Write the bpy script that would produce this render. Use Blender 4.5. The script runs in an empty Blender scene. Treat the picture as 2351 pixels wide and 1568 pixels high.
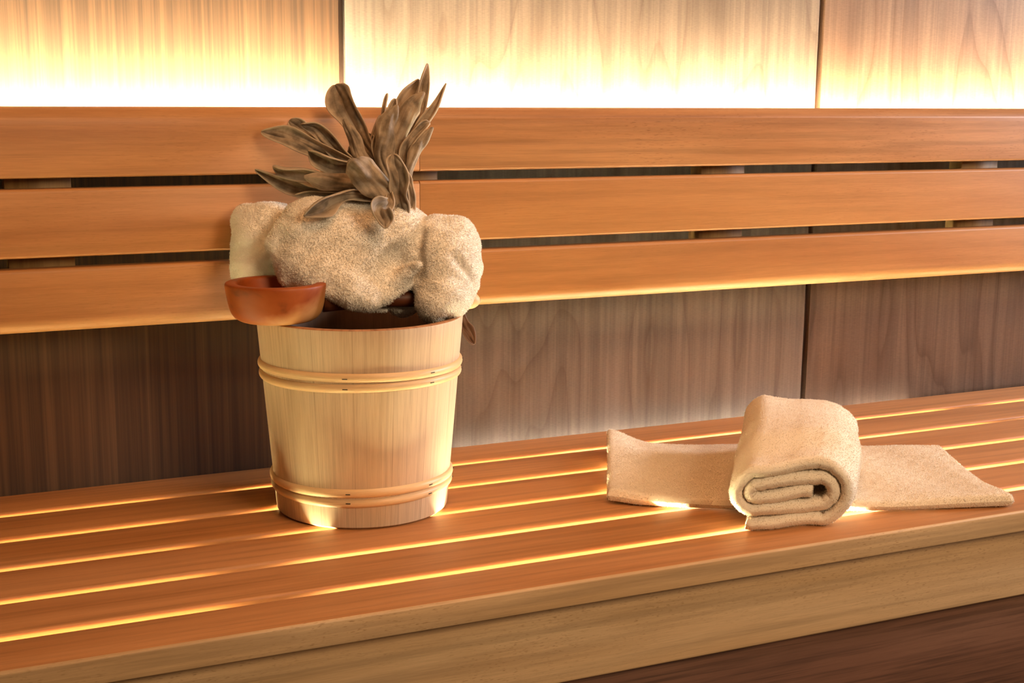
import bpy, math, random
import numpy as np
from mathutils import Vector, Matrix
S = bpy.context.scene
COL = S.collection
W, H, F = 2351, 1568, 3100.0
# ------------------------------------------------------------------ camera
CAM = np.array([-0.522, -1.9567, 0.570])
YAW, PIT, ROL = 0.4268, 0.1865, 0.0091
_fw = np.array([math.sin(YAW)*math.cos(PIT), math.cos(YAW)*math.cos(PIT), -math.sin(PIT)])
_r = np.array([math.cos(YAW), -math.sin(YAW), 0]); _u = np.cross(_r, _fw)
_c, _s = math.cos(ROL), math.sin(ROL)
RX, UP = _c*_r + _s*_u, -_s*_r + _c*_u
cd = bpy.data.cameras.new('camera'); cam = bpy.data.objects.new('camera', cd); COL.objects.link(cam)
cd.sensor_width = 36; cd.sensor_fit = 'HORIZONTAL'; cd.lens = F/W*36; cd.clip_start = .01
cam.matrix_world = Matrix([[RX[i], UP[i], -_fw[i], CAM[i]] for i in range(3)] + [[0, 0, 0, 1]])
S.camera = cam
# ------------------------------------------------------------------ light and exposure
S.view_settings.view_transform = 'Standard'; S.view_settings.look = 'None'
S.view_settings.gamma = 1; S.view_settings.exposure = 0.0
wd = bpy.data.worlds.new('world'); S.world = wd; wd.use_nodes = True
wd.node_tree.nodes['Background'].inputs[0].default_value = (1, .60, .30, 1)
wd.node_tree.nodes['Background'].inputs[1].default_value = .10
def area(name, loc, target, size, power, color, sy=None, spread=math.pi):
    d = bpy.data.lights.new(name, 'AREA'); d.energy = power; d.color = color; d.size = size
    d.spread = spread
    if sy: d.shape = 'RECTANGLE'; d.size_y = sy
    o = bpy.data.objects.new(name, d); COL.objects.link(o); o.location = loc
    o.rotation_euler = (Vector(target) - Vector(loc)).to_track_quat('-Z', 'Y').to_euler()
    return o
area('room_lamp', (.9, -2.9, 1.5), (.2, -.2, .25), 1.0, 51, (1, .73, .45))
area('ceiling_lamp', (.3, -.95, 1.75), (.3, -.5, 0), .9, 16, (1, .46, .17))
area('door_daylight', (3.3, -.75, .95), (.35, -.08, .2), .7, 12, (1, .95, .98), sy=1.1, spread=math.radians(60))
LED_WALL, LED_BENCH = 320, 48.0
# ------------------------------------------------------------------ node helpers
def lin(c):
    return tuple((v/12.92 if v <= .04045 else ((v+.055)/1.055)**2.4) for v in c)
def mat(name):
    m = bpy.data.materials.new(name); m.use_nodes = True
    nt = m.node_tree; return m, nt, nt.nodes['Principled BSDF']
def node(nt, t, **kw):
    n = nt.nodes.new(t)
    for k, v in kw.items():
        if k in n.inputs: n.inputs[k].default_value = v
        else: setattr(n, k, v)
    return n
def ramp(nt, fac, stops):
    n = nt.nodes.new('ShaderNodeValToRGB'); el = n.color_ramp.elements
    while len(el) < len(stops): el.new(.5)
    for e, (p, c) in zip(el, stops): e.position = p; e.color = (*c, 1) if len(c) == 3 else c
    nt.links.new(fac, n.inputs[0]); return n.outputs[0]
def noise(nt, vec, scale, detail=4, rough=.55, dist=0):
    n = node(nt, 'ShaderNodeTexNoise'); n.inputs['Scale'].default_value = scale
    n.inputs['Detail'].default_value = detail; n.inputs['Roughness'].default_value = rough
    n.inputs['Distortion'].default_value = dist; nt.links.new(vec, n.inputs['Vector']); return n.outputs[0]
def mapping(nt, vec, sc):
    n = node(nt, 'ShaderNodeMapping'); n.inputs['Scale'].default_value = sc
    nt.links.new(vec, n.inputs['Vector']); return n.outputs[0]
def mixc(nt, fac, a, b, mode='MIX'):
    n = nt.nodes.new('ShaderNodeMix'); n.data_type = 'RGBA'; n.blend_type = mode
    for i, v in ((0, fac), (6, a), (7, b)):
        if hasattr(v, 'is_linked') or hasattr(v, 'links'): nt.links.new(v, n.inputs[i])
        else: n.inputs[i].default_value = v if i == 0 else (*v, 1)
    return n.outputs[2]
def coords(nt, uv=False, rnd=True):
    tc = node(nt, 'ShaderNodeTexCoord'); v = tc.outputs['UV' if uv else 'Object']
    if not rnd: return v
    oi = node(nt, 'ShaderNodeObjectInfo')
    a = node(nt, 'ShaderNodeVectorMath', operation='SCALE'); a.inputs[0].default_value = (37, 23, 11)
    nt.links.new(oi.outputs['Random'], a.inputs['Scale'])
    b = node(nt, 'ShaderNodeVectorMath', operation='ADD'); nt.links.new(v, b.inputs[0]); nt.links.new(a.outputs[0], b.inputs[1])
    return b.outputs[0]
def stretch(axis, along, across):
    return tuple(along if i == axis else across for i in range(3))
def bump(nt, b, h, strength, dist=.002):
    n = node(nt, 'ShaderNodeBump'); n.inputs['Strength'].default_value = strength; n.inputs['Distance'].default_value = dist
    nt.links.new(h, n.inputs['Height']); nt.links.new(n.outputs[0], b.inputs['Normal'])
def wood(name, base, dark, light, axis=0, uv=False, pores=.5, rings=1.0, rough=.5, contrast=1.0, pore_len=24, seam=0):
    """wood with soft figure, growth streaks and short dark pore dashes along the grain axis"""
    m, nt, b = mat(name); v = coords(nt, uv)
    fig = noise(nt, mapping(nt, v, stretch(axis, 1.6, 14)), 1.0, 3, .5, .6)
    c = ramp(nt, fig, [(.28, dark), (.5, base), (.72, light)])
    st = noise(nt, mapping(nt, v, stretch(axis, 2.2*rings, 90*rings)), 1.0, 3, .6, .3)
    stc = ramp(nt, st, [(.35, (1-.22*contrast,)*3), (.55, (1, 1, 1)), (.75, (1+.03,)*3)])
    c = mixc(nt, 1.0, c, stc, 'MULTIPLY')
    fib = noise(nt, mapping(nt, v, stretch(axis, 26, 950)), 1.0, 3, .65)
    c = mixc(nt, 1.0, c, ramp(nt, fib, [(.28, (.86,)*3), (.7, (1.05,)*3)]), 'MULTIPLY')
    p = noise(nt, mapping(nt, v, stretch(axis, pore_len*3.4, 820)), 1.0, 1, .5)
    pm = ramp(nt, p, [(.61, (0, 0, 0)), (.72, (1, 1, 1))])
    big = noise(nt, mapping(nt, v, stretch(axis, 3, 9)), 1.0, 2)
    mk = ramp(nt, big, [(.42, (0, 0, 0)), (.62, (pores,)*3)])
    f = node(nt, 'ShaderNodeMath', operation='MULTIPLY'); nt.links.new(pm, f.inputs[0]); nt.links.new(mk, f.inputs[1])
    c = mixc(nt, f.outputs[0], c, tuple(x*.72 for x in dark))
    if seam:
        sx = node(nt, 'ShaderNodeSeparateXYZ'); tc = node(nt, 'ShaderNodeTexCoord'); nt.links.new(tc.outputs['UV'], sx.inputs[0])
        sd = node(nt, 'ShaderNodeMath', operation='DIVIDE'); sd.inputs[1].default_value = seam; nt.links.new(sx.outputs[0], sd.inputs[0])
        sf = node(nt, 'ShaderNodeMath', operation='FRACT'); nt.links.new(sd.outputs[0], sf.inputs[0])
        c = mixc(nt, ramp(nt, sf.outputs[0], [(0, (.55,)*3), (.014, (0,)*3), (.986, (0,)*3), (1, (.55,)*3)]), c, tuple(x*.4 for x in dark))
        fl_ = node(nt, 'ShaderNodeMath', operation='FLOOR'); nt.links.new(sd.outputs[0], fl_.inputs[0])
        wn = node(nt, 'ShaderNodeTexWhiteNoise', noise_dimensions='1D'); nt.links.new(fl_.outputs[0], wn.inputs['W'])
        c = mixc(nt, 1.0, c, ramp(nt, wn.outputs['Value'], [(0, (.88,)*3), (1, (1.06,)*3)]), 'MULTIPLY')
    nt.links.new(c, b.inputs['Base Color']); b.inputs['Roughness'].default_value = rough
    b.inputs['Specular IOR Level'].default_value = .35
    bump(nt, b, st, .08, .001)
    return m
BENCH = wood('bench_alder', (.475, .215, .080), (.41, .175, .060), (.53, .25, .10), pores=.25)
BOARD = wood('backrest_alder', (.445, .205, .074), (.375, .158, .052), (.49, .235, .09), pores=.4, contrast=.55)
BOARD_B = wood('backrest_alder_dark', (.425, .20, .082), (.34, .146, .055), (.49, .25, .115), pores=.8)
FASCIA = wood('fascia_hemlock', (.57, .37, .195), (.46, .28, .13), (.64, .44, .25), pores=.9, pore_len=40)
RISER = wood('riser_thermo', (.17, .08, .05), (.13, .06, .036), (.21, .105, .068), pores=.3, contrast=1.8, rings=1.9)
STRUT = wood('strut_spruce', (.30, .17, .055), (.22, .12, .04), (.36, .22, .085), axis=2, pores=.4)
BUCKET = wood('bucket_spruce', (.60, .45, .31), (.53, .375, .24), (.635, .49, .345), axis=1, uv=True, pores=.12, rings=2.5, contrast=.7, rough=.55, seam=.0511)
BUCKET_IN = wood('bucket_inside_shaded', (.20, .095, .04), (.14, .06, .022), (.25, .125, .06), axis=1, uv=True, pores=.1, rings=.9)  # aged inside wood, coloured darker still for the shade under the towel
RIM = wood('rim_end_grain', (.46, .22, .10), (.34, .14, .055), (.54, .29, .15), axis=1, uv=True, pores=.3, rings=1.6, contrast=1.6)
RATTAN = wood('rattan', (.70, .47, .25), (.62, .39, .19), (.76, .53, .30), axis=0, uv=True, pores=.3, rough=.42)
def simple(name, c, rough=.5, metal=0, coat=0):
    m, nt, b = mat(name); b.inputs['Base Color'].default_value = (*c, 1); b.inputs['Roughness'].default_value = rough
    b.inputs['Metallic'].default_value = metal; b.inputs['Coat Weight'].default_value = coat; return m
def panel_wood(name, base, dark, light, kind, rough=.42):
    m, nt, b = mat(name); v = coords(nt, False, True)
    warp = noise(nt, mapping(nt, v, (5, 5, 1.1)), 1.0, 2, .5)
    if kind == 'straight':
        w = noise(nt, mapping(nt, v, (62, 62, .9)), 1.0, 3, .6, .15)
        c = ramp(nt, w, [(.3, dark), (.5, base), (.72, light)])
        w2 = noise(nt, mapping(nt, v, (230, 230, 2.5)), 1.0, 2, .6)
        c = mixc(nt, 1.0, c, ramp(nt, w2, [(.32, (.62,)*3), (.62, (1.1,)*3)]), 'MULTIPLY')
    else:   # cathedral figure: contour lines of a noise stretched up the panel
        a = node(nt, 'ShaderNodeMath', operation='MULTIPLY'); a.inputs[1].default_value = 11
        nt.links.new(warp, a.inputs[0])
        fr = node(nt, 'ShaderNodeMath', operation='FRACT'); nt.links.new(a.outputs[0], fr.inputs[0])
        c = ramp(nt, fr.outputs[0], [(0, dark), (.18, base), (.7, light), (.97, base), (1, dark)])
        w2 = noise(nt, mapping(nt, v, (120, 120, 2.2)), 1.0, 3, .6, .1)
        c = mixc(nt, 1.0, c, ramp(nt, w2, [(.3, (.72,)*3), (.65, (1.12,)*3)]), 'MULTIPLY')
        w3 = noise(nt, mapping(nt, v, (150, 150, 900)), 1.0, 3, .65)
        c = mixc(nt, 1.0, c, ramp(nt, w3, [(.3, (.84,)*3), (.65, (1.08,)*3)]), 'MULTIPLY')
    nt.links.new(c, b.inputs['Base Color']); b.inputs['Roughness'].default_value = rough
    b.inputs['Specular IOR Level'].default_value = .5
    bump(nt, b, w2, .12, .001)
    return m
PAN_A = panel_wood('panel_dimmed', (.072, .033, .013), (.048, .021, .008), (.100, .050, .022), 'straight', .7)  # colour darkened for the dim light on the lower left wall
PAN_B = panel_wood('panel_greybrown', (.142, .114, .096), (.116, .09, .074), (.165, .134, .114), 'figure')  # colour greyed and lifted for the cool light on the middle panel
PAN_C = panel_wood('panel_walnut', (.118, .074, .052), (.086, .051, .034), (.142, .094, .068), 'figure')
GROOVE = simple('groove_strip', (.030, .013, .006), .6)
FLOORM = simple('floor_tile', (.05, .03, .02), .5)
LEDM = {}
def led(name, strength, color):
    m, nt, b = mat(name); b.inputs['Emission Color'].default_value = (*color, 1)
    b.inputs['Emission Strength'].default_value = strength; b.inputs['Base Color'].default_value = (.8, .8, .8, 1); return m
LED_W = led('led_warm_wall', LED_WALL, (1, .73, .40))
LED_WL = led('led_warm_wall_left', LED_WALL*1.9, (1, .87, .54))
LED_B = led('led_warm_bench', LED_BENCH, (1, .88, .40))
LED_BB = led('led_bright_bench', LED_BENCH*3.0, (1, .92, .58))
LED_R = led('led_rear_bench', LED_BENCH*4, (1, .92, .74))
ALU = simple('aluminium', (.6, .6, .6), .4, 1)
STAPLE = simple('staple_steel', (.03, .025, .02), .5, .6)
def towel_mat(name, c, trans=.3):
    m, nt, b = mat(name); v = coords(nt, False, False)
    n = noise(nt, v, 400, 2)
    col = ramp(nt, n, [(.3, tuple(x*.96 for x in c)), (.7, c)])
    d = node(nt, 'ShaderNodeBsdfDiffuse'); t = node(nt, 'ShaderNodeBsdfTranslucent'); mx = node(nt, 'ShaderNodeMixShader')
    sh = node(nt, 'ShaderNodeBsdfSheen'); ad = node(nt, 'ShaderNodeMixShader')
    nt.links.new(col, d.inputs[0]); nt.links.new(col, t.inputs[0])
    mx.inputs[0].default_value = trans; nt.links.new(d.outputs[0], mx.inputs[1]); nt.links.new(t.outputs[0], mx.inputs[2])
    sh.inputs['Color'].default_value = (*c, 1); ad.inputs[0].default_value = .05
    nt.links.new(mx.outputs[0], ad.inputs[1]); nt.links.new(sh.outputs[0], ad.inputs[2])
    nt.links.new(ad.outputs[0], nt.nodes['Material Output'].inputs['Surface']); return m
PILE = towel_mat('terry_pile', (.95, .90, .82), .0)
PILE_C = towel_mat('terry_cream_pile', (.86, .755, .62), .0)
TOWEL = towel_mat('terry_cream', (.84, .735, .60), .0)
TOWEL_P = towel_mat('terry_plush', (.95, .90, .82), .0)
def leaf_mat():
    m, nt, b = mat('dried_leaf'); v = coords(nt, True, True)
    n = noise(nt, mapping(nt, v, (13, 1.6, 1)), 1.0, 4, .6, .8)
    c = ramp(nt, n, [(.25, (.31, .235, .165)), (.5, (.40, .315, .23)), (.75, (.46, .375, .285))])
    n2 = noise(nt, coords(nt, False, True), 55, 3)
    c = mixc(nt, 1.0, c, ramp(nt, n2, [(.36, (.55,)*3), (.60, (1.12,)*3)]), 'MULTIPLY')
    uv = node(nt, 'ShaderNodeTexCoord'); sx = node(nt, 'ShaderNodeSeparateXYZ'); nt.links.new(uv.outputs['UV'], sx.inputs[0])
    ab = node(nt, 'ShaderNodeMath', operation='ABSOLUTE'); nt.links.new(sx.outputs[0], ab.inputs[0])
    c = mixc(nt, ramp(nt, ab.outputs[0], [(.40, (0, 0, 0)), (.49, (.6, .6, .6))]), c, (.66, .54, .41))
    nt.links.new(c, b.inputs['Base Color']); b.inputs['Roughness'].default_value = .75
    b.inputs['Sheen Weight'].default_value = .5; b.inputs['Sheen Roughness'].default_value = .4
    b.inputs['Sheen Tint'].default_value = (.95, .85, .72, 1); b.inputs['Specular IOR Level'].default_value = .25
    t = node(nt, 'ShaderNodeBsdfTranslucent'); nt.links.new(c, t.inputs[0])
    mx = node(nt, 'ShaderNodeMixShader'); mx.inputs[0].default_value = .26
    nt.links.new(b.outputs[0], mx.inputs[1]); nt.links.new(t.outputs[0], mx.inputs[2])
    nt.links.new(mx.outputs[0], nt.nodes['Material Output'].inputs['Surface'])
    bump(nt, b, n, .35, .002); return m
LEAF = leaf_mat()
DLEAF = simple('brown_leaf', (.13, .065, .035), .6)
def ladle_mat():
    m, nt, b = mat('ladle_varnish'); v = coords(nt, False, False)
    n = noise(nt, mapping(nt, v, (9, 11, 14)), 1.0, 4, .6, .5)
    c = ramp(nt, n, [(.3, (.10, .022, .004)), (.44, (.26, .052, .006)), (.56, (.30, .068, .010)), (.70, (.44, .18, .05))])
    sp_ = node(nt, 'ShaderNodeSeparateXYZ'); nt.links.new(v, sp_.inputs[0])
    m1 = node(nt, 'ShaderNodeMath', operation='MULTIPLY_ADD'); m1.inputs[1].default_value = 9; m1.inputs[2].default_value = .25; nt.links.new(sp_.outputs[0], m1.inputs[0])
    m2 = node(nt, 'ShaderNodeMath', operation='MULTIPLY_ADD'); m2.inputs[1].default_value = -22; nt.links.new(sp_.outputs[2], m2.inputs[0]); nt.links.new(m1.outputs[0], m2.inputs[2])
    m3 = node(nt, 'ShaderNodeMath', operation='ADD'); nt.links.new(m2.outputs[0], m3.inputs[0]); nt.links.new(n, m3.inputs[1])
    c = mixc(nt, ramp(nt, m3.outputs[0], [(.15, (0, 0, 0)), (.62, (.9, .9, .9))]), c, (.50, .25, .09))
    nt.links.new(c, b.inputs['Base Color']); b.inputs['Roughness'].default_value = .5; b.inputs['Specular IOR Level'].default_value = .3
    return m
LADLE = ladle_mat(); LADLE_H = wood('ladle_handle_shaded', (.13, .035, .010), (.09, .022, .006), (.17, .05, .016), pores=.2)  # handle colour darkened to stand for the towel's shade
# ------------------------------------------------------------------ object helpers
def tag(o, label=None, cat=None, group=None, kind=None):
    for k, v in (('label', label), ('category', cat), ('group', group), ('kind', kind)):
        if v: o[k] = v
    return o
def empty(name, loc, label, cat, group=None):
    o = bpy.data.objects.new(name, None); COL.objects.link(o); o.location = loc; o.empty_display_size = .05
    return tag(o, label, cat, group)
def mesh(name, V, Fc, m, parent=None, smooth=True, loc=None, uv=None):
    me = bpy.data.meshes.new(name); me.from_pydata([tuple(v) for v in V], [], [tuple(f) for f in Fc]); me.update()
    if smooth: me.polygons.foreach_set('use_smooth', [True]*len(me.polygons))
    if uv is not None:
        l = me.uv_layers.new(name='UVMap'); idx = np.empty(len(me.loops), int); me.loops.foreach_get('vertex_index', idx)
        if len(uv) == len(V): l.data.foreach_set('uv', np.asarray(uv, float)[idx].ravel())
        else: l.data.foreach_set('uv', np.asarray(uv, float).ravel())
    o = bpy.data.objects.new(name, me); COL.objects.link(o); me.materials.append(m)
    if parent: o.parent = parent
    if loc is not None: o.location = loc
    return o
def prism_x(name, x0, x1, prof, m, parent, seg=1, chamfer=.0015):
    """profile (y,z) loop swept along X with slightly eased ends; origin at its middle"""
    P = np.array(prof); c = P.mean(0); xm = (x0+x1)/2
    xs = [x0, x0+chamfer] + [x0+(x1-x0)*k/seg for k in range(1, seg)] + [x1-chamfer, x1]
    V = []; n = len(P)
    for i, x in enumerate(xs):
        k = 1 - (chamfer/.03 if i in (0, len(xs)-1) else 0)
        for q in P: V.append((x-xm, (q[0]-c[0])*k, (q[1]-c[1])*k))
    Fc = [(i*n+j, i*n+(j+1) % n, (i+1)*n+(j+1) % n, (i+1)*n+j) for i in range(len(xs)-1) for j in range(n)]
    Fc += [tuple(range(n))[::-1], tuple((len(xs)-1)*n+j for j in range(n))]
    o = mesh(name, V, Fc, m, parent, True, (xm, c[0], c[1]))
    es = o.modifiers.new('split', 'EDGE_SPLIT'); es.split_angle = math.radians(38)
    return o
def rounded(y0, y1, z0, z1, r=(.004,)*4, n=6):
    """rectangle with radii at (front-bottom, back-bottom, back-top, front-top)"""
    P = []
    for (cy, cz, a0, rr) in ((y0, z0, 180, r[0]), (y1, z0, 270, r[1]), (y1, z1, 0, r[2]), (y0, z1, 90, r[3])):
        yy = cy + (rr if cy == y0 else -rr); zz = cz + (rr if cz == z0 else -rr)
        for k in range(n+1):
            a = math.radians(a0+90*k/n); P.append((yy+rr*math.cos(a), zz+rr*math.sin(a)))
    return P
def box(name, x0, x1, y0, y1, z0, z1, m, parent=None, r=.0015):
    return prism_x(name, x0, x1, rounded(y0, y1, z0, z1, (r,)*4, 3), m, parent, chamfer=r)
def lathe_pts(prof, n=96, a0=0, a1=2*math.pi):
    V, Fc, UV = [], [], []; k = len(prof)
    L = np.r_[0, np.cumsum(np.hypot(*np.diff(np.array(prof), axis=0).T))]
    for i in range(n+1):
        a = a0+(a1-a0)*i/n
        for j, (r, z) in enumerate(prof): V.append((r*math.cos(a), r*math.sin(a), z)); UV.append((a*.13, L[j]))
    for i in range(n):
        for j in range(k-1): Fc.append((i*k+j, (i+1)*k+j, (i+1)*k+j+1, i*k+j+1))
    return V, Fc, UV
def tube(path, rad, n=12, cap=True):
    P = np.array(path, float); rad = np.broadcast_to(np.array(rad, float), (len(P),))
    T = np.gradient(P, axis=0); T /= np.linalg.norm(T, axis=1)[:, None]
    ref = np.array([0, 0, 1.]) if abs(T[0][2]) < .9 else np.array([1., 0, 0]); V = []; Fc = []
    for p, t, r in zip(P, T, rad):
        a = np.cross(t, ref); a /= np.linalg.norm(a); b = np.cross(t, a)
        for k in range(n):
            g = 2*math.pi*k/n; V.append(p + r*(math.cos(g)*a+math.sin(g)*b))
    for i in range(len(P)-1):
        for k in range(n): Fc.append((i*n+k, i*n+(k+1) % n, (i+1)*n+(k+1) % n, (i+1)*n+k))
    if cap: Fc += [tuple(range(n))[::-1], tuple((len(P)-1)*n+k for k in range(n))]
    return V, Fc
BK = np.array([.0366, -.2317, 0.0])                       # bucket foot
D0 = float(_fw @ (BK + np.array([0, 0, .2]) - CAM))
def at(x, y, off=0.0):
    """point of the place seen at photo pixel (x, y), off metres beyond the bucket's axis"""
    d = _fw + RX*(x-W/2)/F - UP*(y-H/2)/F
    return CAM + d*(D0+off)
def at_z(x, y, z):
    d = _fw + RX*(x-W/2)/F - UP*(y-H/2)/F
    return CAM + d*((z-CAM[2])/d[2])
# ------------------------------------------------------------------ the setting
wall = box('wall_back', -1.66, 2.70, .012, .04, -.46, 1.65, GROOVE); tag(wall, kind='structure')
wall['label'] = 'wood panelled sauna wall behind the bench'
for (x0, x1, m) in ((-1.64, -.7855, PAN_B), (-.7755, .0835, PAN_A), (.0938, .9427, PAN_B), (.9543, 1.803, PAN_C), (1.8145, 2.66, PAN_A)):
    o = box('wall_panel', x0, x1, 0, .0125, -.45, 1.64, m, None, .0012)
    o.parent = wall; o.matrix_parent_inverse = Matrix.Translation(-wall.location)
fl = box('floor', -1.66, 2.70, -3.4, .04, -.50, -.46, FLOORM); tag(fl, kind='structure')
# ------------------------------------------------------------------ bench
BX0, BX1 = -1.55, 2.45
bench = empty('bench', (0.4, -.3, -.46), 'slatted light wood sauna bench with glowing gaps, carrying the bucket and the towels', 'bench')
def kid(o, root): o.parent = root; o.matrix_parent_inverse = Matrix.Translation(-root.location); return o
back = [0.0, .1059, .2140, .3222, .4304, .5386]; front = [.088, .1965, .3045, .4127, .5208, .620]
for k in range(6):
    r = .0045
    y1 = -back[k] - (.007 if k == 0 else 0)
    rf = .0005 if k == 5 else r
    kid(prism_x('slat', BX0, BX1, rounded(-front[k]+(.0045 if k == 5 else 0), y1, -.029, 0, (.002, .003, .003, rf)), BENCH if k < 5 else BENCH, None), bench)
kid(prism_x('slat_front_tint', BX0, BX1, rounded(-.620, -.6154, -.0295, 0, (.0015, .0003, .0003, .003)), FASCIA, None), bench)  # added strip: last slat's front, coloured tan for the less orange light there
kid(prism_x('fascia_board', BX0, BX1, rounded(-.602, -.578, -.1335, -.0305, (.003,)*4), FASCIA, None), bench)
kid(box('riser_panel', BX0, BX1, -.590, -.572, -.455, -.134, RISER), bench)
for x in (-1.02, -.16, 1.255, 2.1):
    kid(box('crossbeam', x-.022, x+.022, -.575, -.012, -.100, -.0295, STRUT), bench)
ls = empty('led_strip', (.4, -.3, -.16), 'warm LED strips glowing up through the gaps between the seat slats', 'light strip')
BEAMS = (-1.02, -.16, 1.255, 2.1)
LED_M = led('led_middle_bench', LED_BENCH*1.7, (1, .92, .50))
def strip(a, b, y0, y1, m):
    kid(box('diffuser', a, b, y0, y1, -.0385, -.0345, m, None, .0008), ls)
    kid(box('channel', a, b, y0-.003, y1+.003, -.050, -.0388, ALU), ls)
for a, b in zip((BX0+.06,)+tuple(x+.056 for x in BEAMS[:3]), [x-.056 for x in BEAMS]):
    cuts = [a, b] if not -.2 < a < 0 else [a, .42, 1.02, b]
    for i in range(len(cuts)-1):
        for k in range(1, 6):
            strip(cuts[i]+.0005, cuts[i+1]-.0005, -back[k]+.001, -front[k-1]-.001, (LED_M, LED_BB, LED_M)[i] if len(cuts) > 2 else (LED_B if a < 0 else LED_M))
        if len(cuts) > 2: strip(max(cuts[i], .10)+.0005, cuts[i+1]-.0005, -.0065, -.0032, LED_R)
# ------------------------------------------------------------------ backrest
YB = -.085
br = empty('backrest', (.4, -.07, .235), 'three wide rounded light wood backrest boards running along the sauna wall', 'backrest')
SEAM = .178
rows = ((.4465, .5390, (.004, .003, .006, .024)), (.3416, .4322, (.004, .003, .003, .005)), (.2400, .3268, (.020, .003, .003, .005)))
for i, (z0, z1, r) in enumerate(rows):
    for x0, x1, m in ((BX0, SEAM-.0003, BOARD), (SEAM+.0003, BX1, BOARD_B if i == 0 else BOARD)):
        kid(prism_x('board', x0, x1, rounded(YB, YB+.028, z0, z1, r, 10), m, None, chamfer=.0006), br)
for x in (-1.41, -.88, -.352, .1745, .722, 1.273, 1.80, 2.33):
    kid(box('strut', x-.0425, x+.0425, -.0568, -.024, .25, .4995, STRUT), br)
lw = empty('led_channel', (.4, -.03, .50), 'warm LED strip hidden behind the top backrest board, washing the upper wall', 'light strip')
kid(box('channel', BX0, BX1, -.0565, -.002, .500, .508, ALU), lw)
kid(box('diffuser', BX0, .088, -.048, -.030, .508, .514, LED_WL), lw)
kid(box('diffuser', .0885, BX1, -.048, -.030, .508, .514, LED_W), lw)
# ------------------------------------------------------------------ bucket
bk = empty('wooden_bucket', BK, 'pale spruce sauna bucket with two double rattan hoops standing on the bench', 'bucket')
RB, RT, HB = .117, .139, .268
rr = lambda z: RB+(RT-RB)*z/HB
th = .013
prof = [(0.0005, .0), (RB-.004, .0), (RB, .003)] + [(rr(z), z) for z in np.linspace(.01, HB-.004, 12)] + [(RT-.001, HB-.001)]
rimp = [(RT-.001, HB-.001), (RT-.003, HB), (RT-th+.003, HB), (RT-th+.001, HB-.001)]
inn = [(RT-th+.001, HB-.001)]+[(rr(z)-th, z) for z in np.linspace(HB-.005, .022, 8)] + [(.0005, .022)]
V, Fc, UV = lathe_pts(rimp, 128); mesh('rim', V, Fc, RIM, bk, True, None, UV)
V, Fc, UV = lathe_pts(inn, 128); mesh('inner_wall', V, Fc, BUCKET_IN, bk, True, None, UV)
V, Fc, UV = lathe_pts(prof, 128)
mesh('staves', V, Fc, BUCKET, bk, True, None, UV).modifiers.new('split', 'EDGE_SPLIT').split_angle = math.radians(40)
for z, w in ((.2050, .0060), (.1915, .0058), (.0500, .0060), (.0375, .0058)):
    p = []; R0 = rr(z)
    for k in range(17):
        a = math.radians(-90+180*k/16); p.append((R0-.0006+w*.85*math.cos(a), w*math.sin(a)))
    V, Fc, UV = lathe_pts(p, 128)
    V = [(x, y, zz+z+.0012*math.sin(2*math.atan2(y, x)+z*90)) for x, y, zz in V]
    hp = mesh('hoop', V, Fc, RATTAN, bk, True, None, [(a, b*1.0) for a, b in UV])
    for an in (-116.5, -66 if z > .1 else -62, -22):
        a = math.radians(an); rs = R0+w*.85-.0003
        V2, F2 = tube([(rs*math.cos(a+d), rs*math.sin(a+d), z+.0005) for d in (-.024, -.008, .008, .024)], .0006, 6)
        s = mesh('staple', V2, F2, STAPLE, hp)
# ------------------------------------------------------------------ ladle
cc = at_z(652, 748, .268); ce = at_z(1101, 690, .285)
lad = empty('sauna_ladle', (0, 0, 0), 'orange varnished wooden ladle lying across the bucket rim', 'ladle')
CR = .066
cup_c = np.array([cc[0], cc[1]+.035, .2685])
lad.location = cup_c
p = [(.0005, 0), (.040, 0), (.050, .003), (.0575, .010), (.0615, .022), (CR, .048), (CR-.001, .0505), (CR-.003, .052), (CR-.013, .052), (CR-.0155, .050), (.047, .024), (.040, .015), (.0005, .012)]
V, Fc, UV = lathe_pts(p, 72)
V = np.array(V); V[:, 2] *= 1.0
o = mesh('cup', V, Fc, LADLE, lad); o.modifiers.new('sub', 'SUBSURF').render_levels = 2
hv = ce - cup_c; hd = hv.copy(); hd[2] = 0; hd /= np.linalg.norm(hd)
st = hd*(CR-.006)+np.array([0, 0, .026])
path = [st*(1-t)+hv*t + np.array([0, 0, .002*math.sin(math.pi*t)]) for t in np.linspace(0, 1, 24)]
rad = [.017-.006*min(1, t*3) for t in np.linspace(0, 1, 24)]; rad[-1] = .004; rad[-2] = .0085; 
V, Fc = tube(path, rad, 16)
mesh('handle', V, Fc, LADLE_H, lad)
V, Fc = tube([path[-4]+(path[-1]-path[-4])*t for t in np.linspace(0, 1.02, 9)], [.0112, .0122, .0125, .0125, .0122, .0115, .010, .0075, .003], 16)
mesh('handle_tip', V, Fc, RATTAN, lad, uv=[(0, 0)]*len(V))['label'] = 'lit end of the handle, in a paler colour'  # same handle, coloured paler where it comes out into the light
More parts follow.
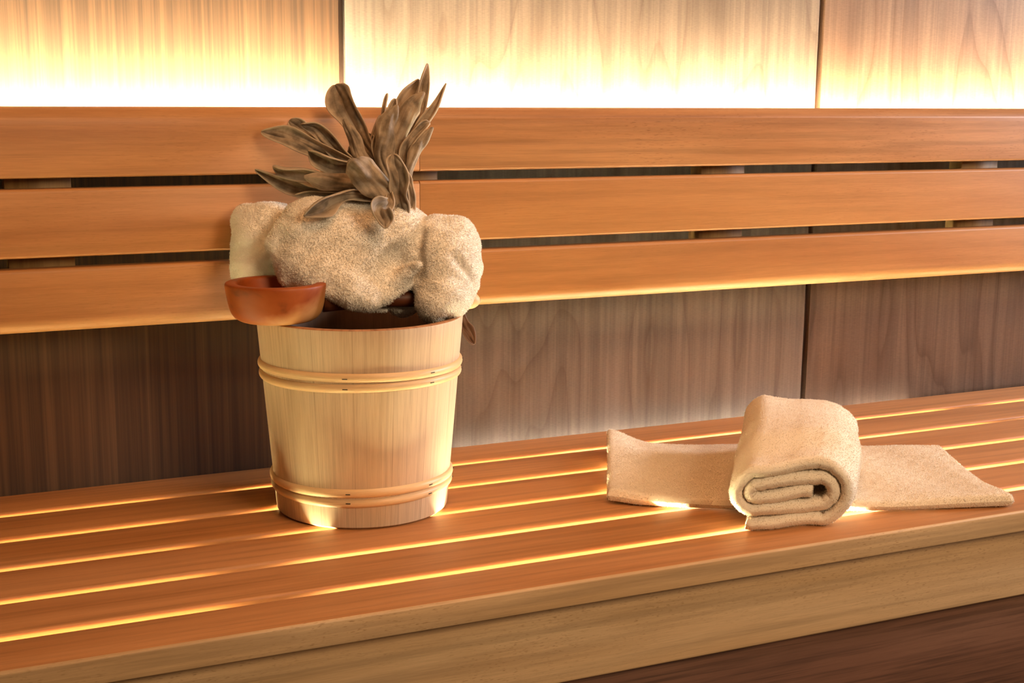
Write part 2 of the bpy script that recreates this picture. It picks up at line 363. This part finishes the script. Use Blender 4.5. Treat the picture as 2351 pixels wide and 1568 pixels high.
# ------------------------------------------------------------------ terry helpers
rng = np.random.default_rng(5)
def tri_normals(V, T):
    n = np.cross(V[T[:, 1]]-V[T[:, 0]], V[T[:, 2]]-V[T[:, 0]]); a = np.linalg.norm(n, axis=1); return n, a
def vnormals(V, T):
    n, a = tri_normals(V, T); N = np.zeros_like(V)
    for k in range(3): np.add.at(N, T[:, k], n)
    return N/np.maximum(np.linalg.norm(N, axis=1), 1e-12)[:, None]
def terry(name, V, T, m, parent, n, length, width, lean=.7, loc=(0, 0, 0), droop=0.0, keep=None, pile=None):
    """closed surface plus n little pile loops standing on it, all one mesh"""
    V = np.asarray(V, float); T = np.asarray(T, int); N = vnormals(V, T)
    _, a = tri_normals(V, T)
    if keep is not None: a = a*keep(V[T].mean(1), N[T].mean(1))
    t = T[rng.choice(len(T), n, p=a/a.sum())]; w = rng.dirichlet((1, 1, 1), n)
    P = (V[t]*w[:, :, None]).sum(1); Nn = (N[t]*w[:, :, None]).sum(1); Nn /= np.linalg.norm(Nn, axis=1)[:, None]
    cl = np.sin(P@np.array([160, 90, 210]))+np.sin(P@np.array([-120, 230, 80])+1)      # clumps lean together
    ax = rng.normal(size=(n, 3)); ax[:, 0] += cl*.6; ax[:, 2] += np.roll(cl, 0)*.4-droop
    tg = ax-(ax*Nn).sum(1)[:, None]*Nn; tg /= np.linalg.norm(tg, axis=1)[:, None]
    L = length*rng.uniform(.5, 1.25, n)[:, None]
    D = Nn+tg*lean*rng.uniform(.2, 1.2, n)[:, None]; D /= np.linalg.norm(D, axis=1)[:, None]
    sd = np.cross(D, rng.normal(size=(n, 3))); sd /= np.linalg.norm(sd, axis=1)[:, None]
    mid = P+D*L*.55; tip = P+D*L+tg*L*.35
    A = P-Nn*.0006
    s2 = np.cross(D, sd); c3, q3 = -.5, .866
    TV = np.stack([A+sd*width, A+(c3*sd+q3*s2)*width, A+(c3*sd-q3*s2)*width, mid+sd*width*.8, mid+(c3*sd+q3*s2)*width*.8, mid+(c3*sd-q3*s2)*width*.8, tip], 1).reshape(-1, 3)
    b = len(V)+7*np.arange(n)[:, None]
    TF = np.concatenate([b+np.array([f]) for f in ([0, 1, 4], [0, 4, 3], [1, 2, 5], [1, 5, 4], [2, 0, 3], [2, 3, 5], [3, 4, 6], [4, 5, 6], [5, 3, 6])])
    AV = np.concatenate([V, TV]); AF = np.concatenate([T, TF])
    me = bpy.data.meshes.new(name); me.vertices.add(len(AV)); me.vertices.foreach_set('co', AV.ravel())
    me.loops.add(AF.size); me.loops.foreach_set('vertex_index', AF.ravel().astype(np.int32))
    me.polygons.add(len(AF)); me.polygons.foreach_set('loop_start', np.arange(0, AF.size, 3, dtype=np.int32))
    me.update(calc_edges=True)
    me.polygons.foreach_set('use_smooth', [True]*len(me.polygons))
    o = bpy.data.objects.new(name, me); COL.objects.link(o); me.materials.append(m); me.materials.append(pile or PILE); o.location = loc
    mi = np.zeros(len(AF), np.int32); mi[len(T):] = 1; me.polygons.foreach_set('material_index', mi)
    if parent: o.parent = parent
    return o
def surface_nets(f, lo, hi, h):
    ax = [np.arange(lo[i], hi[i]+h, h) for i in range(3)]
    G = np.meshgrid(*ax, indexing='ij'); D = f(np.stack(G, -1)); ns = D.shape
    ins = D < 0; cs = [s-1 for s in ns]; cnt = np.zeros(cs); pos = np.zeros((*cs, 3))
    sl = lambda d: tuple(slice(d[i], ns[i]-1+d[i]) for i in range(3))
    cor = [(i, j, k) for i in (0, 1) for j in (0, 1) for k in (0, 1)]
    for a in cor:
        for i in range(3):
            if a[i] == 0:
                b = list(a); b[i] = 1; A, B = D[sl(a)], D[sl(b)]; cr = (A < 0) != (B < 0)
                t = np.where(cr, A/np.where(cr, A-B, 1), 0); q = np.zeros((*cs, 3))
                for k in range(3): q[..., k] = a[k]+(t if k == i else 0)
                cnt += cr; pos += q*cr[..., None]
    act = cnt > 0; idx = -np.ones(cs, int); idx[act] = np.arange(act.sum())
    base = np.stack(np.meshgrid(*[np.arange(c) for c in cs], indexing='ij'), -1)
    V = np.array(lo)+h*(base[act]+pos[act]/cnt[act][:, None]); T = []
    for i in range(3):
        j, k = (i+1) % 3, (i+2) % 3
        s0 = [slice(1, c) for c in cs]; s0[i] = slice(0, cs[i])
        s1 = list(s0); s1[i] = slice(1, cs[i]+1)
        A, B = ins[tuple(s0)], ins[tuple(s1)]
        def ix(dj, dk):
            s = [slice(1, c) for c in cs]; s[i] = slice(0, cs[i])
            if dj: s[j] = slice(0, cs[j]-1)
            if dk: s[k] = slice(0, cs[k]-1)
            return idx[tuple(s)]
        q = [ix(1, 1), ix(0, 1), ix(0, 0), ix(1, 0)]
        for mask, o in ((A & ~B, (0, 1, 2, 3)), (~A & B, (3, 2, 1, 0))):
            a, b, c, d = [q[x][mask] for x in o]
            T.append(np.stack([a, b, c], 1)); T.append(np.stack([a, c, d], 1))
    return V, np.concatenate(T)
def smin(a, b, k):
    h = np.clip(.5+.5*(b-a)/k, 0, 1); return b*(1-h)+a*h-k*h*(1-h)
def smax(a, b, k): return -smin(-a, -b, k)
PX = D0/F                                                   # metres per photo pixel at the bucket
BASIS = np.stack([RX, UP, -_fw])                            # right, up, towards the viewer
def blob(P, x, y, off, rx, ry, rz, rot=0):
    q = (P-at(x, y, off))@BASIS.T/PX
    c, s = math.cos(math.radians(rot)), math.sin(math.radians(rot))
    u, v = q[..., 0]*c+q[..., 1]*s, -q[..., 0]*s+q[..., 1]*c
    k0 = np.sqrt((u/rx)**2+(v/ry)**2+(q[..., 2]/rz)**2); k1 = np.sqrt((u/rx**2)**2+(v/ry**2)**2+(q[..., 2]/rz**2)**2)
    return k0*(k0-1)/np.maximum(k1, 1e-9)*PX
def chain(P, pts, r):
    """distance to a polyline of photo pixels with depth, radius r px"""
    d = None; r = np.broadcast_to(np.array(r, float), (len(pts),)); Q = [at(*p) for p in pts]
    for i in range(len(Q)-1):
        ab = Q[i+1]-Q[i]; t = np.clip(((P-Q[i])@ab)/(ab@ab), 0, 1)
        e = np.linalg.norm(P-(Q[i]+t[..., None]*ab), axis=-1)-(r[i]+(r[i+1]-r[i])*t)*PX
        d = e if d is None else np.minimum(d, e)
    return d
# ------------------------------------------------------------------ plush towel bunched in the bucket
def plush(P):
    c = blob(P, 790, 580, -.01, 160, 122, 120, -8)
    c = smin(c, blob(P, 845, 625, -.035, 105, 72, 70, -22), .03)
    c = smin(c, blob(P, 915, 540, -.01, 75, 70, 90), .03)
    c = smin(c, blob(P, 700, 560, -.035, 60, 92, 70, 0), .03)
    c = smin(c, blob(P, 765, 632, -.062, 100, 46, 48, -14), .02)
    c = smin(c, blob(P, 880, 668, -.045, 48, 40, 45), .02)
    skirt = chain(P, [(672, 632, -.066), (745, 650, -.082), (810, 676, -.090), (846, 690, -.086)], [20, 24, 27, 22])
    # hollow under the knot at the right of the drape, and the fold that runs out of it
    c = smax(c, -blob(P, 912, 594, -.088, 42, 50, 66, -25), .008)
    c = smax(c, -chain(P, [(935, 612, -.075), (910, 632, -.083), (892, 665, -.088), (880, 705, -.09)], [18, 19, 17, 15]), .006)
    l = blob(P, 598, 560, .015, 64, 92, 75, 6)
    l = smin(l, blob(P, 590, 625, .01, 56, 62, 60), .02)
    l = smin(l, blob(P, 566, 508, .02, 30, 34, 40), .012)
    l = smin(l, blob(P, 640, 520, .02, 50, 52, 60), .02)
    l = smax(l, -chain(P, [(612, 480, -.03), (608, 540, -.036), (620, 600, -.036)], [8, 10, 8]), .006)
    c = smin(c, l, .003)
    c = smax(c, -chain(P, [(668, 470, -.02), (626, 545, -.038), (632, 600, -.042), (650, 650, -.05)], [13, 15, 15, 12]), .006)
    ear = chain(P, [(650, 520, -.055), (632, 560, -.058), (648, 596, -.06)], [18, 20, 16])
    c = smin(c, ear, .012)
    r = blob(P, 1022, 615, -.02, 82, 108, 85, 5)
    r = smin(r, blob(P, 1012, 690, -.045, 62, 50, 62, 15), .02)
    r = smin(r, blob(P, 1040, 560, -.005, 55, 56, 60, 0), .02)
    r = smin(r, blob(P, 1050, 532, -.005, 30, 32, 40), .012)
    r = smin(r, blob(P, 925, 680, -.01, 45, 45, 60), .015)
    r = smin(r, blob(P, 990, 560, -.02, 45, 52, 60), .02)
    r = smax(r, -chain(P, [(985, 545, -.085), (1040, 580, -.072), (1085, 640, -.05)], [7, 10, 7]), .008)
    r = smax(r, -chain(P, [(962, 640, -.09), (958, 680, -.098), (972, 715, -.10)], [12, 14, 11]), .012)
    c = smin(c, r, .003)
    c = smax(c, -chain(P, [(968, 525, -.055), (962, 580, -.062), (958, 620, -.066), (940, 690, -.07)], [11, 16, 15, 13]), .006)
    c = smin(c, chain(P, [(915, 640, -.055), (945, 618, -.07), (962, 608, -.075)], [13, 14, 8]), .008)
    q = P
    n = np.sin(q[..., 0]*95+2*np.sin(q[..., 2]*60))*np.sin(q[..., 2]*80+1.3)*np.sin(q[..., 1]*70)
    n2 = np.sin(q[..., 0]*170+3*np.sin(q[..., 2]*90+q[..., 1]*50))*np.sin(q[..., 2]*140+2*np.sin(q[..., 0]*80))
    r_ = np.hypot(q[..., 0]-BK[0], q[..., 1]-BK[1]); zz_ = q[..., 2]
    c = smax(c, -np.maximum(zz_-(HB+.002), RB+(RT-RB)*zz_/HB-th-.004-r_), .006)          # stays inside the rim
    ab = ce-(cup_c+st); tt_ = np.clip(((q-(cup_c+st))@ab)/(ab@ab), 0, 1)
    c = smax(c, -(np.linalg.norm(q-(cup_c+st+tt_[..., None]*ab), axis=-1)-.0175), .004)   # ladle handle
    c = smax(c, -np.maximum(np.hypot(q[..., 0]-cup_c[0], q[..., 1]-cup_c[1])-CR-.003, np.maximum(zz_-(cup_c[2]+.0545), cup_c[2]-zz_)), .004)
    c = smin(c, skirt, .03)
    c = smax(c, -chain(P, [(935, 618, -.08), (906, 648, -.088), (890, 690, -.094)], [15, 17, 16]), .006)
    return c+.0024*n+.0006*n2
base_t = np.array([BK[0], BK[1], .28])
lo = base_t+np.array([-.24, -.20, -.10]); hi = base_t+np.array([.26, .20, .19])
Vt, Tt = surface_nets(plush, lo, hi, .0036)
pt = base_t; Vt = Vt-pt
terry('bath_towel', Vt, Tt, TOWEL_P, None, 100000, .0030, .00036, 1.5, pt, .3)
tag(bpy.data.objects['bath_towel'], 'thick white plush towel bunched up in the top of the wooden bucket', 'towel')
# ------------------------------------------------------------------ flat towel under the roll
A0 = at_z(1394, 1154, .004)[:2]; EA = np.array([.914, -.405]); EB = np.array([.405, .914])
LA, LB = .555, .285
def ss(x): x = np.clip(x, 0, 1); return x*x*(3-2*x)
def flat_map(a, b, k):
    """a, b in metres along and across; k 0 bottom, 1 top"""
    d = np.minimum(np.minimum(a, LA-a), np.minimum(b, LB-b)); e = np.sqrt(np.clip(1-(1-np.clip(d/.008, 0, 1))**2, 0, 1))
    lift = .016*ss(1-a/.09)*ss((b-.02)/.16)+.004*ss(1-a/.05)
    lift = lift+.0035*(1+np.sin(a*46+b*16))*.5*ss(d/.03)*ss((a-.03)/.06)
    t = .0125+.002*np.sin(a*25+1)*np.cos(b*19)+.004*ss(1-b/.08)
    bow = -.03*np.sin(np.pi*np.clip(a/LA, 0, 1))*(1-b/LB) + .012*ss((b-.2)/.08)*ss(1-a/.2)
    skew = .022*(b/LB)*ss(1-a/.12) + .012*ss(1-b/.10)*ss((a-LA+.1)/.1)
    z = lift+t*.5+(k-.5)*t*e+.001
    xy = A0+np.stack([a+skew, ], -1)*EA+np.stack([b+bow], -1)*EB
    return np.concatenate([xy, z[..., None]], -1)
na, nb = 140, 76
def spaced(n, L, r=.010):
    u = np.linspace(0, 1, n); e = .5-.5*np.cos(np.pi*u); return L*(.6*u+.4*e)
aa, bb = np.meshgrid(spaced(na, LA), spaced(nb, LB), indexing='ij')
top, bot = flat_map(aa, bb, 1.0).reshape(-1, 3), flat_map(aa, bb, 0.0).reshape(-1, 3)
I = np.arange(na*nb).reshape(na, nb)
q = np.stack([I[:-1, :-1], I[1:, :-1], I[1:, 1:], I[:-1, 1:]], -1).reshape(-1, 4)
Tt = np.concatenate([q[:, [0, 1, 2]], q[:, [0, 2, 3]], q[:, [2, 1, 0]]+na*nb, q[:, [3, 2, 0]]+na*nb])
Vt = np.concatenate([top, bot]); pt = np.array([*(A0+EA*LA/2+EB*LB/2), 0])
o = terry('flat_towel', Vt-pt, Tt, TOWEL, None, 70000, .0018, .00034, 1.4, pt, 0, pile=PILE_C, keep=lambda c, n: (n[:, 2] > -.7)*1.0)
tag(o, 'cream terry towel laid flat on the bench slats under the rolled one', 'towel')
# ------------------------------------------------------------------ rolled towel
t_, c_ = .0178, .0390
def arc(cx, cz, r, a0, a1, n=18): return [(cx+r*math.cos(math.radians(a0+(a1-a0)*k/n)), cz+r*math.sin(math.radians(a0+(a1-a0)*k/n))) for k in range(n+1)]
def seg(x0, x1, z, n=12): return [(x0+(x1-x0)*k/n, z) for k in range(n+1)]
sp = seg(-c_-.012, c_, -2*t_) + arc(c_, 0, 2*t_, -90, 90, 26)[1:] + seg(c_, -c_, 2*t_)[1:] + arc(-c_, .5*t_, 1.5*t_, 90, 270, 22)[1:] + seg(-c_, c_, -t_)[1:] + arc(c_, 0, t_, -90, 90)[1:] + seg(c_, -c_, t_)[1:] + arc(-c_, .5*t_, .5*t_, 90, 270, 12)[1:] + seg(-c_, c_*.75, 0)[1:]
sp = np.array(sp); sp[:, 1] += .0011*np.sin(sp[:, 0]*75+sp[:, 1]*160); sp = sp + np.random.default_rng(2).normal(size=sp.shape)*.0004
Ts = np.gradient(sp, axis=0); Ts /= np.linalg.norm(Ts, axis=1)[:, None]; Ns = np.stack([-Ts[:, 1], Ts[:, 0]], 1)
RL = .345; R0 = np.array([.513, -.559]); ang = math.radians(38.5)
RA = np.array([math.sin(ang), math.cos(ang)]); RR = np.array([math.cos(ang), -math.sin(ang)])
nv = 60; vv = spaced(nv, RL)
def roll_pt(i_sp, side, v):
    """side -1..1 across the cloth thickness"""
    return None
loops = []
for v in vv:
    d = min(v, RL-v); e = math.sqrt(max(0, 1-(1-min(1, d/.012))**2))
    hh = t_*.5*(.12+.87*e)
    rib = .0007*math.sin((v-RL*.86)/.0042*2*math.pi) if RL*.86 < v < RL*.95 else 0
    n = len(sp); outer = sp-Ns*(hh+rib)[..., None] if False else sp-Ns*(hh+rib); inner = sp+Ns*hh
    st_cap = []; ring = np.concatenate([outer, inner[::-1]])
    x, z = ring[:, 0].copy(), ring[:, 1].copy()
    zc = z+2.5*t_
    sag = 1+.03*math.sin(v*16); bulge = 1.02-.16*ss(np.array(v/RL))
    zz = zc*bulge + .021*float(ss(np.array((v-.035)/.06))) + .003*np.sin(x*30+v*12)*(zc/.07) + .005*np.clip(1-(x/(c_+2*t_))**2, 0, 1)*(zc/.07)
    xx = x*sag*(1+.11*v/RL) + .004*math.sin(v*13)*(zc/.07)
    vs = v-.012*(zc/.07)*(1-v/RL) + .004*np.sin(x*55) + .034*(x/.075)*(1-v/RL)
    xy = R0+vs[:, None]*RA+xx[:, None]*RR
    loops.append(np.concatenate([xy, zz[:, None]+.0012], 1))
Lp = np.array(loops); k = Lp.shape[1]; I = np.arange(nv*k).reshape(nv, k); Ij = np.roll(I, -1, 1)
q = np.stack([I[:-1], Ij[:-1], Ij[1:], I[1:]], -1).reshape(-1, 4)
Tt = [q[:, [2, 1, 0]], q[:, [3, 2, 0]]]; n = len(sp)
for row, fl_ in ((0, 0), (nv-1, 1)):
    a = np.array([(I[row, j], I[row, j+1], I[row, k-2-j], I[row, k-1-j]) for j in range(n-1)])
    tt = [a[:, [0, 1, 2]], a[:, [0, 2, 3]]]
    Tt += tt if not fl_ else [x[:, ::-1] for x in tt]
Tt = np.concatenate(Tt); Vt = Lp.reshape(-1, 3); pt = np.array([*(R0+RA*RL/2), 0])
nn, _a = tri_normals(Vt, Tt)
cen = Vt[Tt].mean(1); outw = (nn[:len(q)]*1).copy()
o = terry('rolled_towel', Vt-pt, Tt, TOWEL, None, 110000, .0016, .00032, 1.4, pt, 0, pile=PILE_C)
tag(o, 'cream terry towel rolled up, lying across the flat towel with its spiral end in front', 'towel')
# ------------------------------------------------------------------ dried leaves
pl = empty('dried_plant', at(915, 480, 0), 'dried plant with curled grey brown leaves standing in the towel on the bucket', 'plant')
PL = np.array(pl.location)
def catmull(P, n):
    P = np.array(P, float); P = np.concatenate([[2*P[0]-P[1]], P, [2*P[-1]-P[-2]]]); out = []; m = len(P)-3
    for u in np.linspace(0, m-1e-9, n):
        i = int(u); t = u-i; a, b, c, d = P[i:i+4]
        out.append(.5*((2*b)+(-a+c)*t+(2*a-5*b+4*c-d)*t*t+(-a+3*b-3*c+d)*t**3))
    return np.array(out)
def leaf(path, wid, cup=60, roll=0, wave=.12, seed=0, edge=.0, twist=0, name='leaf', m=None, parent=None, origin=None, thick=.0022):
    """path: crop-pixel (u, v, depth m) from base to tip; wid: half widths in crop pixels along it"""
    r = random.Random(seed); n, nt_ = 44, 21
    P = catmull([[500+u/3.409, 100+v/3.409, d] for u, v, d in path], n)
    C = np.array([at(*p) for p in P]); wq = np.interp(np.linspace(0, 1, n), np.linspace(0, 1, len(wid)), wid)
    for _ in range(3): wq[1:-1] = (wq[:-2]+wq[1:-1]*2+wq[2:])/4
    s = np.linspace(0, 1, n); tip = np.sqrt(np.clip(1-(np.clip((s-.80)/.20, 0, 1))**2, 0.0, 1)); wq = wq*np.maximum(tip, .10)
    wq = wq/3.409*PX
    T = np.gradient(C, axis=0); T /= np.linalg.norm(T, axis=1)[:, None]; V = []; UV = []
    ph = [r.uniform(0, 6.28) for _ in range(4)]; tipc = r.uniform(-.5, 1.1); kink = r.uniform(.1, .3)*min(1, wave/.2); kf = r.uniform(5, 8)
    for i in range(n):
        view = CAM-C[i]; view /= np.linalg.norm(view); B = np.cross(T[i], view); B /= np.linalg.norm(B); N = np.cross(B, T[i])
        a = math.radians(roll+twist*s[i]+8*math.sin(5*s[i]+ph[3])); B, N = B*math.cos(a)+N*math.sin(a), N*math.cos(a)-B*math.sin(a)
        ca = math.radians(abs(cup))*(.75+.35*math.sin(2.6*s[i]+ph[0])); sg = 1 if cup > 0 else -1; ca = max(ca, .05)
        for j in range(nt_):
            t = -1+2*j/(nt_-1); th_ = t*ca; nm = math.sin(min(ca, 1.57))
            x = wq[i]*math.sin(th_)/nm; z = sg*wq[i]*(1-math.cos(th_))/nm
            z -= sg*wq[i]*.24*math.exp(-(t/.18)**2)
            z += wq[i]*kink*math.sin(kf*s[i]*1.7+ph[3]+1.4*t)*(1-abs(t))
            z += wq[i]*.16*math.exp(-((t-.5*math.sin(3*s[i]+ph[1]))/.14)**2)
            z += wq[i]*wave*(abs(t)**1.5)*math.sin(9*s[i]+ph[1]+(1.7 if t > 0 else 0))+wq[i]*wave*.5*math.sin(17*s[i]+4*t+ph[2])
            z += sg*wq[i]*(.30+edge+.5*max(0, math.sin(6*s[i]+ph[0]+2*t)))*max(0, abs(t)-.72)/.28
            z += wq[i]*tipc*max(0, s[i]-.78)/.22*(1-.6*t*t)
            x += wq[i]*.13*t*math.sin(11*s[i]+ph[2]+2*t)
            V.append(C[i]+B*x+N*z); UV.append((t*.5, s[i]))
    Fc = [(i*nt_+j, i*nt_+j+1, (i+1)*nt_+j+1, (i+1)*nt_+j) for i in range(n-1) for j in range(nt_-1)]
    org = PL if origin is None else origin
    o = mesh(name, np.array(V)-org, Fc, m or LEAF, pl if parent is None else parent, True, None, UV)
    if parent is False: o.parent = None; o.location = org
    so = o.modifiers.new('thick', 'SOLIDIFY'); so.thickness = thick; so.offset = 0
    o.modifiers.new('sub', 'SUBSURF').render_levels = 1
    return o
LV = [
 # back to front
 ([(1400, 1000, .03), (1380, 860, .04), (1330, 700, .05), (1300, 540, .055), (1328, 388, .06)], [20, 25, 25, 18, 22], 70, 20),
 ([(1450, 1000, .03), (1430, 760, .04), (1430, 560, .045), (1490, 420, .05), (1575, 278, .055)], [30, 35, 55, 62, 30], 45, 20),
 ([(1460, 1000, .02), (1520, 700, .035), (1580, 520, .04), (1605, 330, .045), (1640, 155, .05)], [25, 35, 45, 42, 16], 95, -15),
 ([(1330, 1000, .02), (1250, 900, .03), (1225, 760, .04), (1270, 560, .045)], [30, 40, 30, 14], 60, 10),
 ([(1330, 1000, .025), (1215, 800, .04), (1150, 690, .045)], [30, 45, 22], 50, 0),
 ([(1420, 1080, .01), (1180, 830, .03), (1070, 650, .04), (990, 490, .045), (915, 320, .05)], [45, 62, 82, 118, 112], 24, 0),
 ([(1240, 1080, .015), (1080, 920, .025), (1035, 800, .03)], [35, 45, 18], 60, 0),
 ([(1420, 1120, .01), (1000, 920, .03), (780, 770, .04), (640, 660, .045), (565, 605, .05)], [30, 55, 62, 62, 45], 50, 5),
 ([(1420, 1120, .0), (1060, 940, .015), (880, 780, .02), (770, 670, .02), (650, 632, .02)], [35, 55, 66, 62, 30], 60, 15),
 ([(1400, 1140, .0), (1000, 940, .01), (760, 830, .015), (540, 740, .015), (338, 690, .02)], [30, 52, 70, 82, 42], 50, -12),
 ([(1300, 1100, -.005), (1130, 900, .0), (1060, 740, .005), (985, 590, .01)], [50, 52, 50, 26], -55, 0),
 ([(1440, 1150, .0), (1290, 880, .01), (1310, 700, .02), (1390, 430, .03)], [40, 50, 50, 38], 70, 10),
 ([(1480, 1180, .0), (1400, 820, .005), (1470, 600, .01), (1530, 480, .015), (1618, 382, .02)], [50, 62, 70, 72, 22], -50, 0),
 ([(1490, 1150, .0), (1480, 880, .01), (1590, 680, .015), (1700, 500, .02), (1787, 310, .03)], [35, 45, 46, 38, 10], 80, 30),
 ([(1500, 1180, -.005), (1470, 900, .0), (1510, 760, .0), (1600, 660, .005), (1660, 620, .01)], [30, 40, 40, 40, 24], 80, 25),
 ([(1420, 1150, -.01), (1300, 900, -.012), (1320, 740, -.01), (1345, 600, -.005), (1405, 480, .0)], [55, 75, 82, 72, 26], -50, 0),
 ([(1520, 1310, -.015), (1490, 1050, -.012), (1545, 870, -.01), (1600, 760, -.005), (1685, 655, .0)], [28, 30, 46, 44, 18], -60, -10),
 ([(1380, 1200, -.02), (1050, 1150, -.01), (780, 1130, .0), (560, 1100, .005), (290, 985, .01)], [30, 50, 66, 62, 26], 60, 25),
 ([(1380, 1150, -.02), (1000, 1090, -.015), (760, 1030, -.01), (560, 1000, -.005), (430, 962, .0)], [35, 50, 56, 56, 40], 80, 30),
 ([(1360, 1200, -.015), (1150, 1210, -.02), (900, 1190, -.015), (740, 1180, -.01), (602, 1190, -.01)], [30, 45, 42, 34, 20], 50, 20),
 ([(1380, 1150, -.02), (1120, 980, -.02), (930, 950, -.02), (800, 890, -.015), (708, 838, -.01)], [40, 75, 78, 58, 22], 55, 35),
 ([(1380, 1170, -.03), (1180, 1130, -.035), (1000, 1090, -.04), (820, 1060, -.04), (672, 1042, -.04)], [40, 58, 70, 64, 26], -60, -10),
 ([(1400, 1270, -.03), (1200, 1240, -.03), (1040, 1215, -.035), (900, 1220, -.035)], [50, 60, 45, 18], 50, 30),
 ([(1360, 1210, -.04), (1150, 1180, -.05), (980, 1190, -.064), (820, 1250, -.082), (675, 1352, -.094)], [30, 44, 46, 72, 34], 75, 25),
 ([(1370, 1280, -.045), (1270, 1140, -.06), (1150, 1020, -.075), (1060, 940, -.08), (1025, 905, -.075)], [80, 105, 118, 88, 40], -48, 0),
 ([(1520, 1330, -.025), (1512, 1200, -.022), (1485, 1080, -.02), (1455, 960, -.018)], [22, 28, 26, 10], 70, -20),
 ([(1450, 1330, -.04), (1425, 1200, -.05), (1420, 1080, -.055), (1390, 960, -.06), (1378, 865, -.06)], [52, 66, 74, 70, 52], 60, 8),
 ([(1345, 1180, -.055), (1335, 1250, -.075), (1275, 1300, -.088), (1300, 1380, -.097), (1312, 1446, -.10)], [20, 40, 78, 66, 30], 70, 10),
]
for i, (p, w, cup, roll) in enumerate(LV):
    leaf(p, w, cup, roll, .10 if i == 5 else .26, seed=i+3)
V, Fc = tube([at(905, 455, -.01), at(915, 490, 0), at(922, 540, .005)], [.012, .011, .010], 10); mesh('stem', np.array(V)-PL, Fc, LEAF, pl)
bl = at(1060, 735, .03)
o = leaf([((1035-500)*3.409, (690-100)*3.409, .03), ((1056-500)*3.409, (725-100)*3.409, .04), ((1070-500)*3.409, (760-100)*3.409, .04), ((1089-500)*3.409, (791-100)*3.409, .04)], [30, 44, 46, 30], 50, 20, .2, 77, name='dried_leaf', m=DLEAF, parent=False, origin=bl)
tag(o, 'small dark brown dried leaf hanging behind the right side of the bucket', 'leaf')
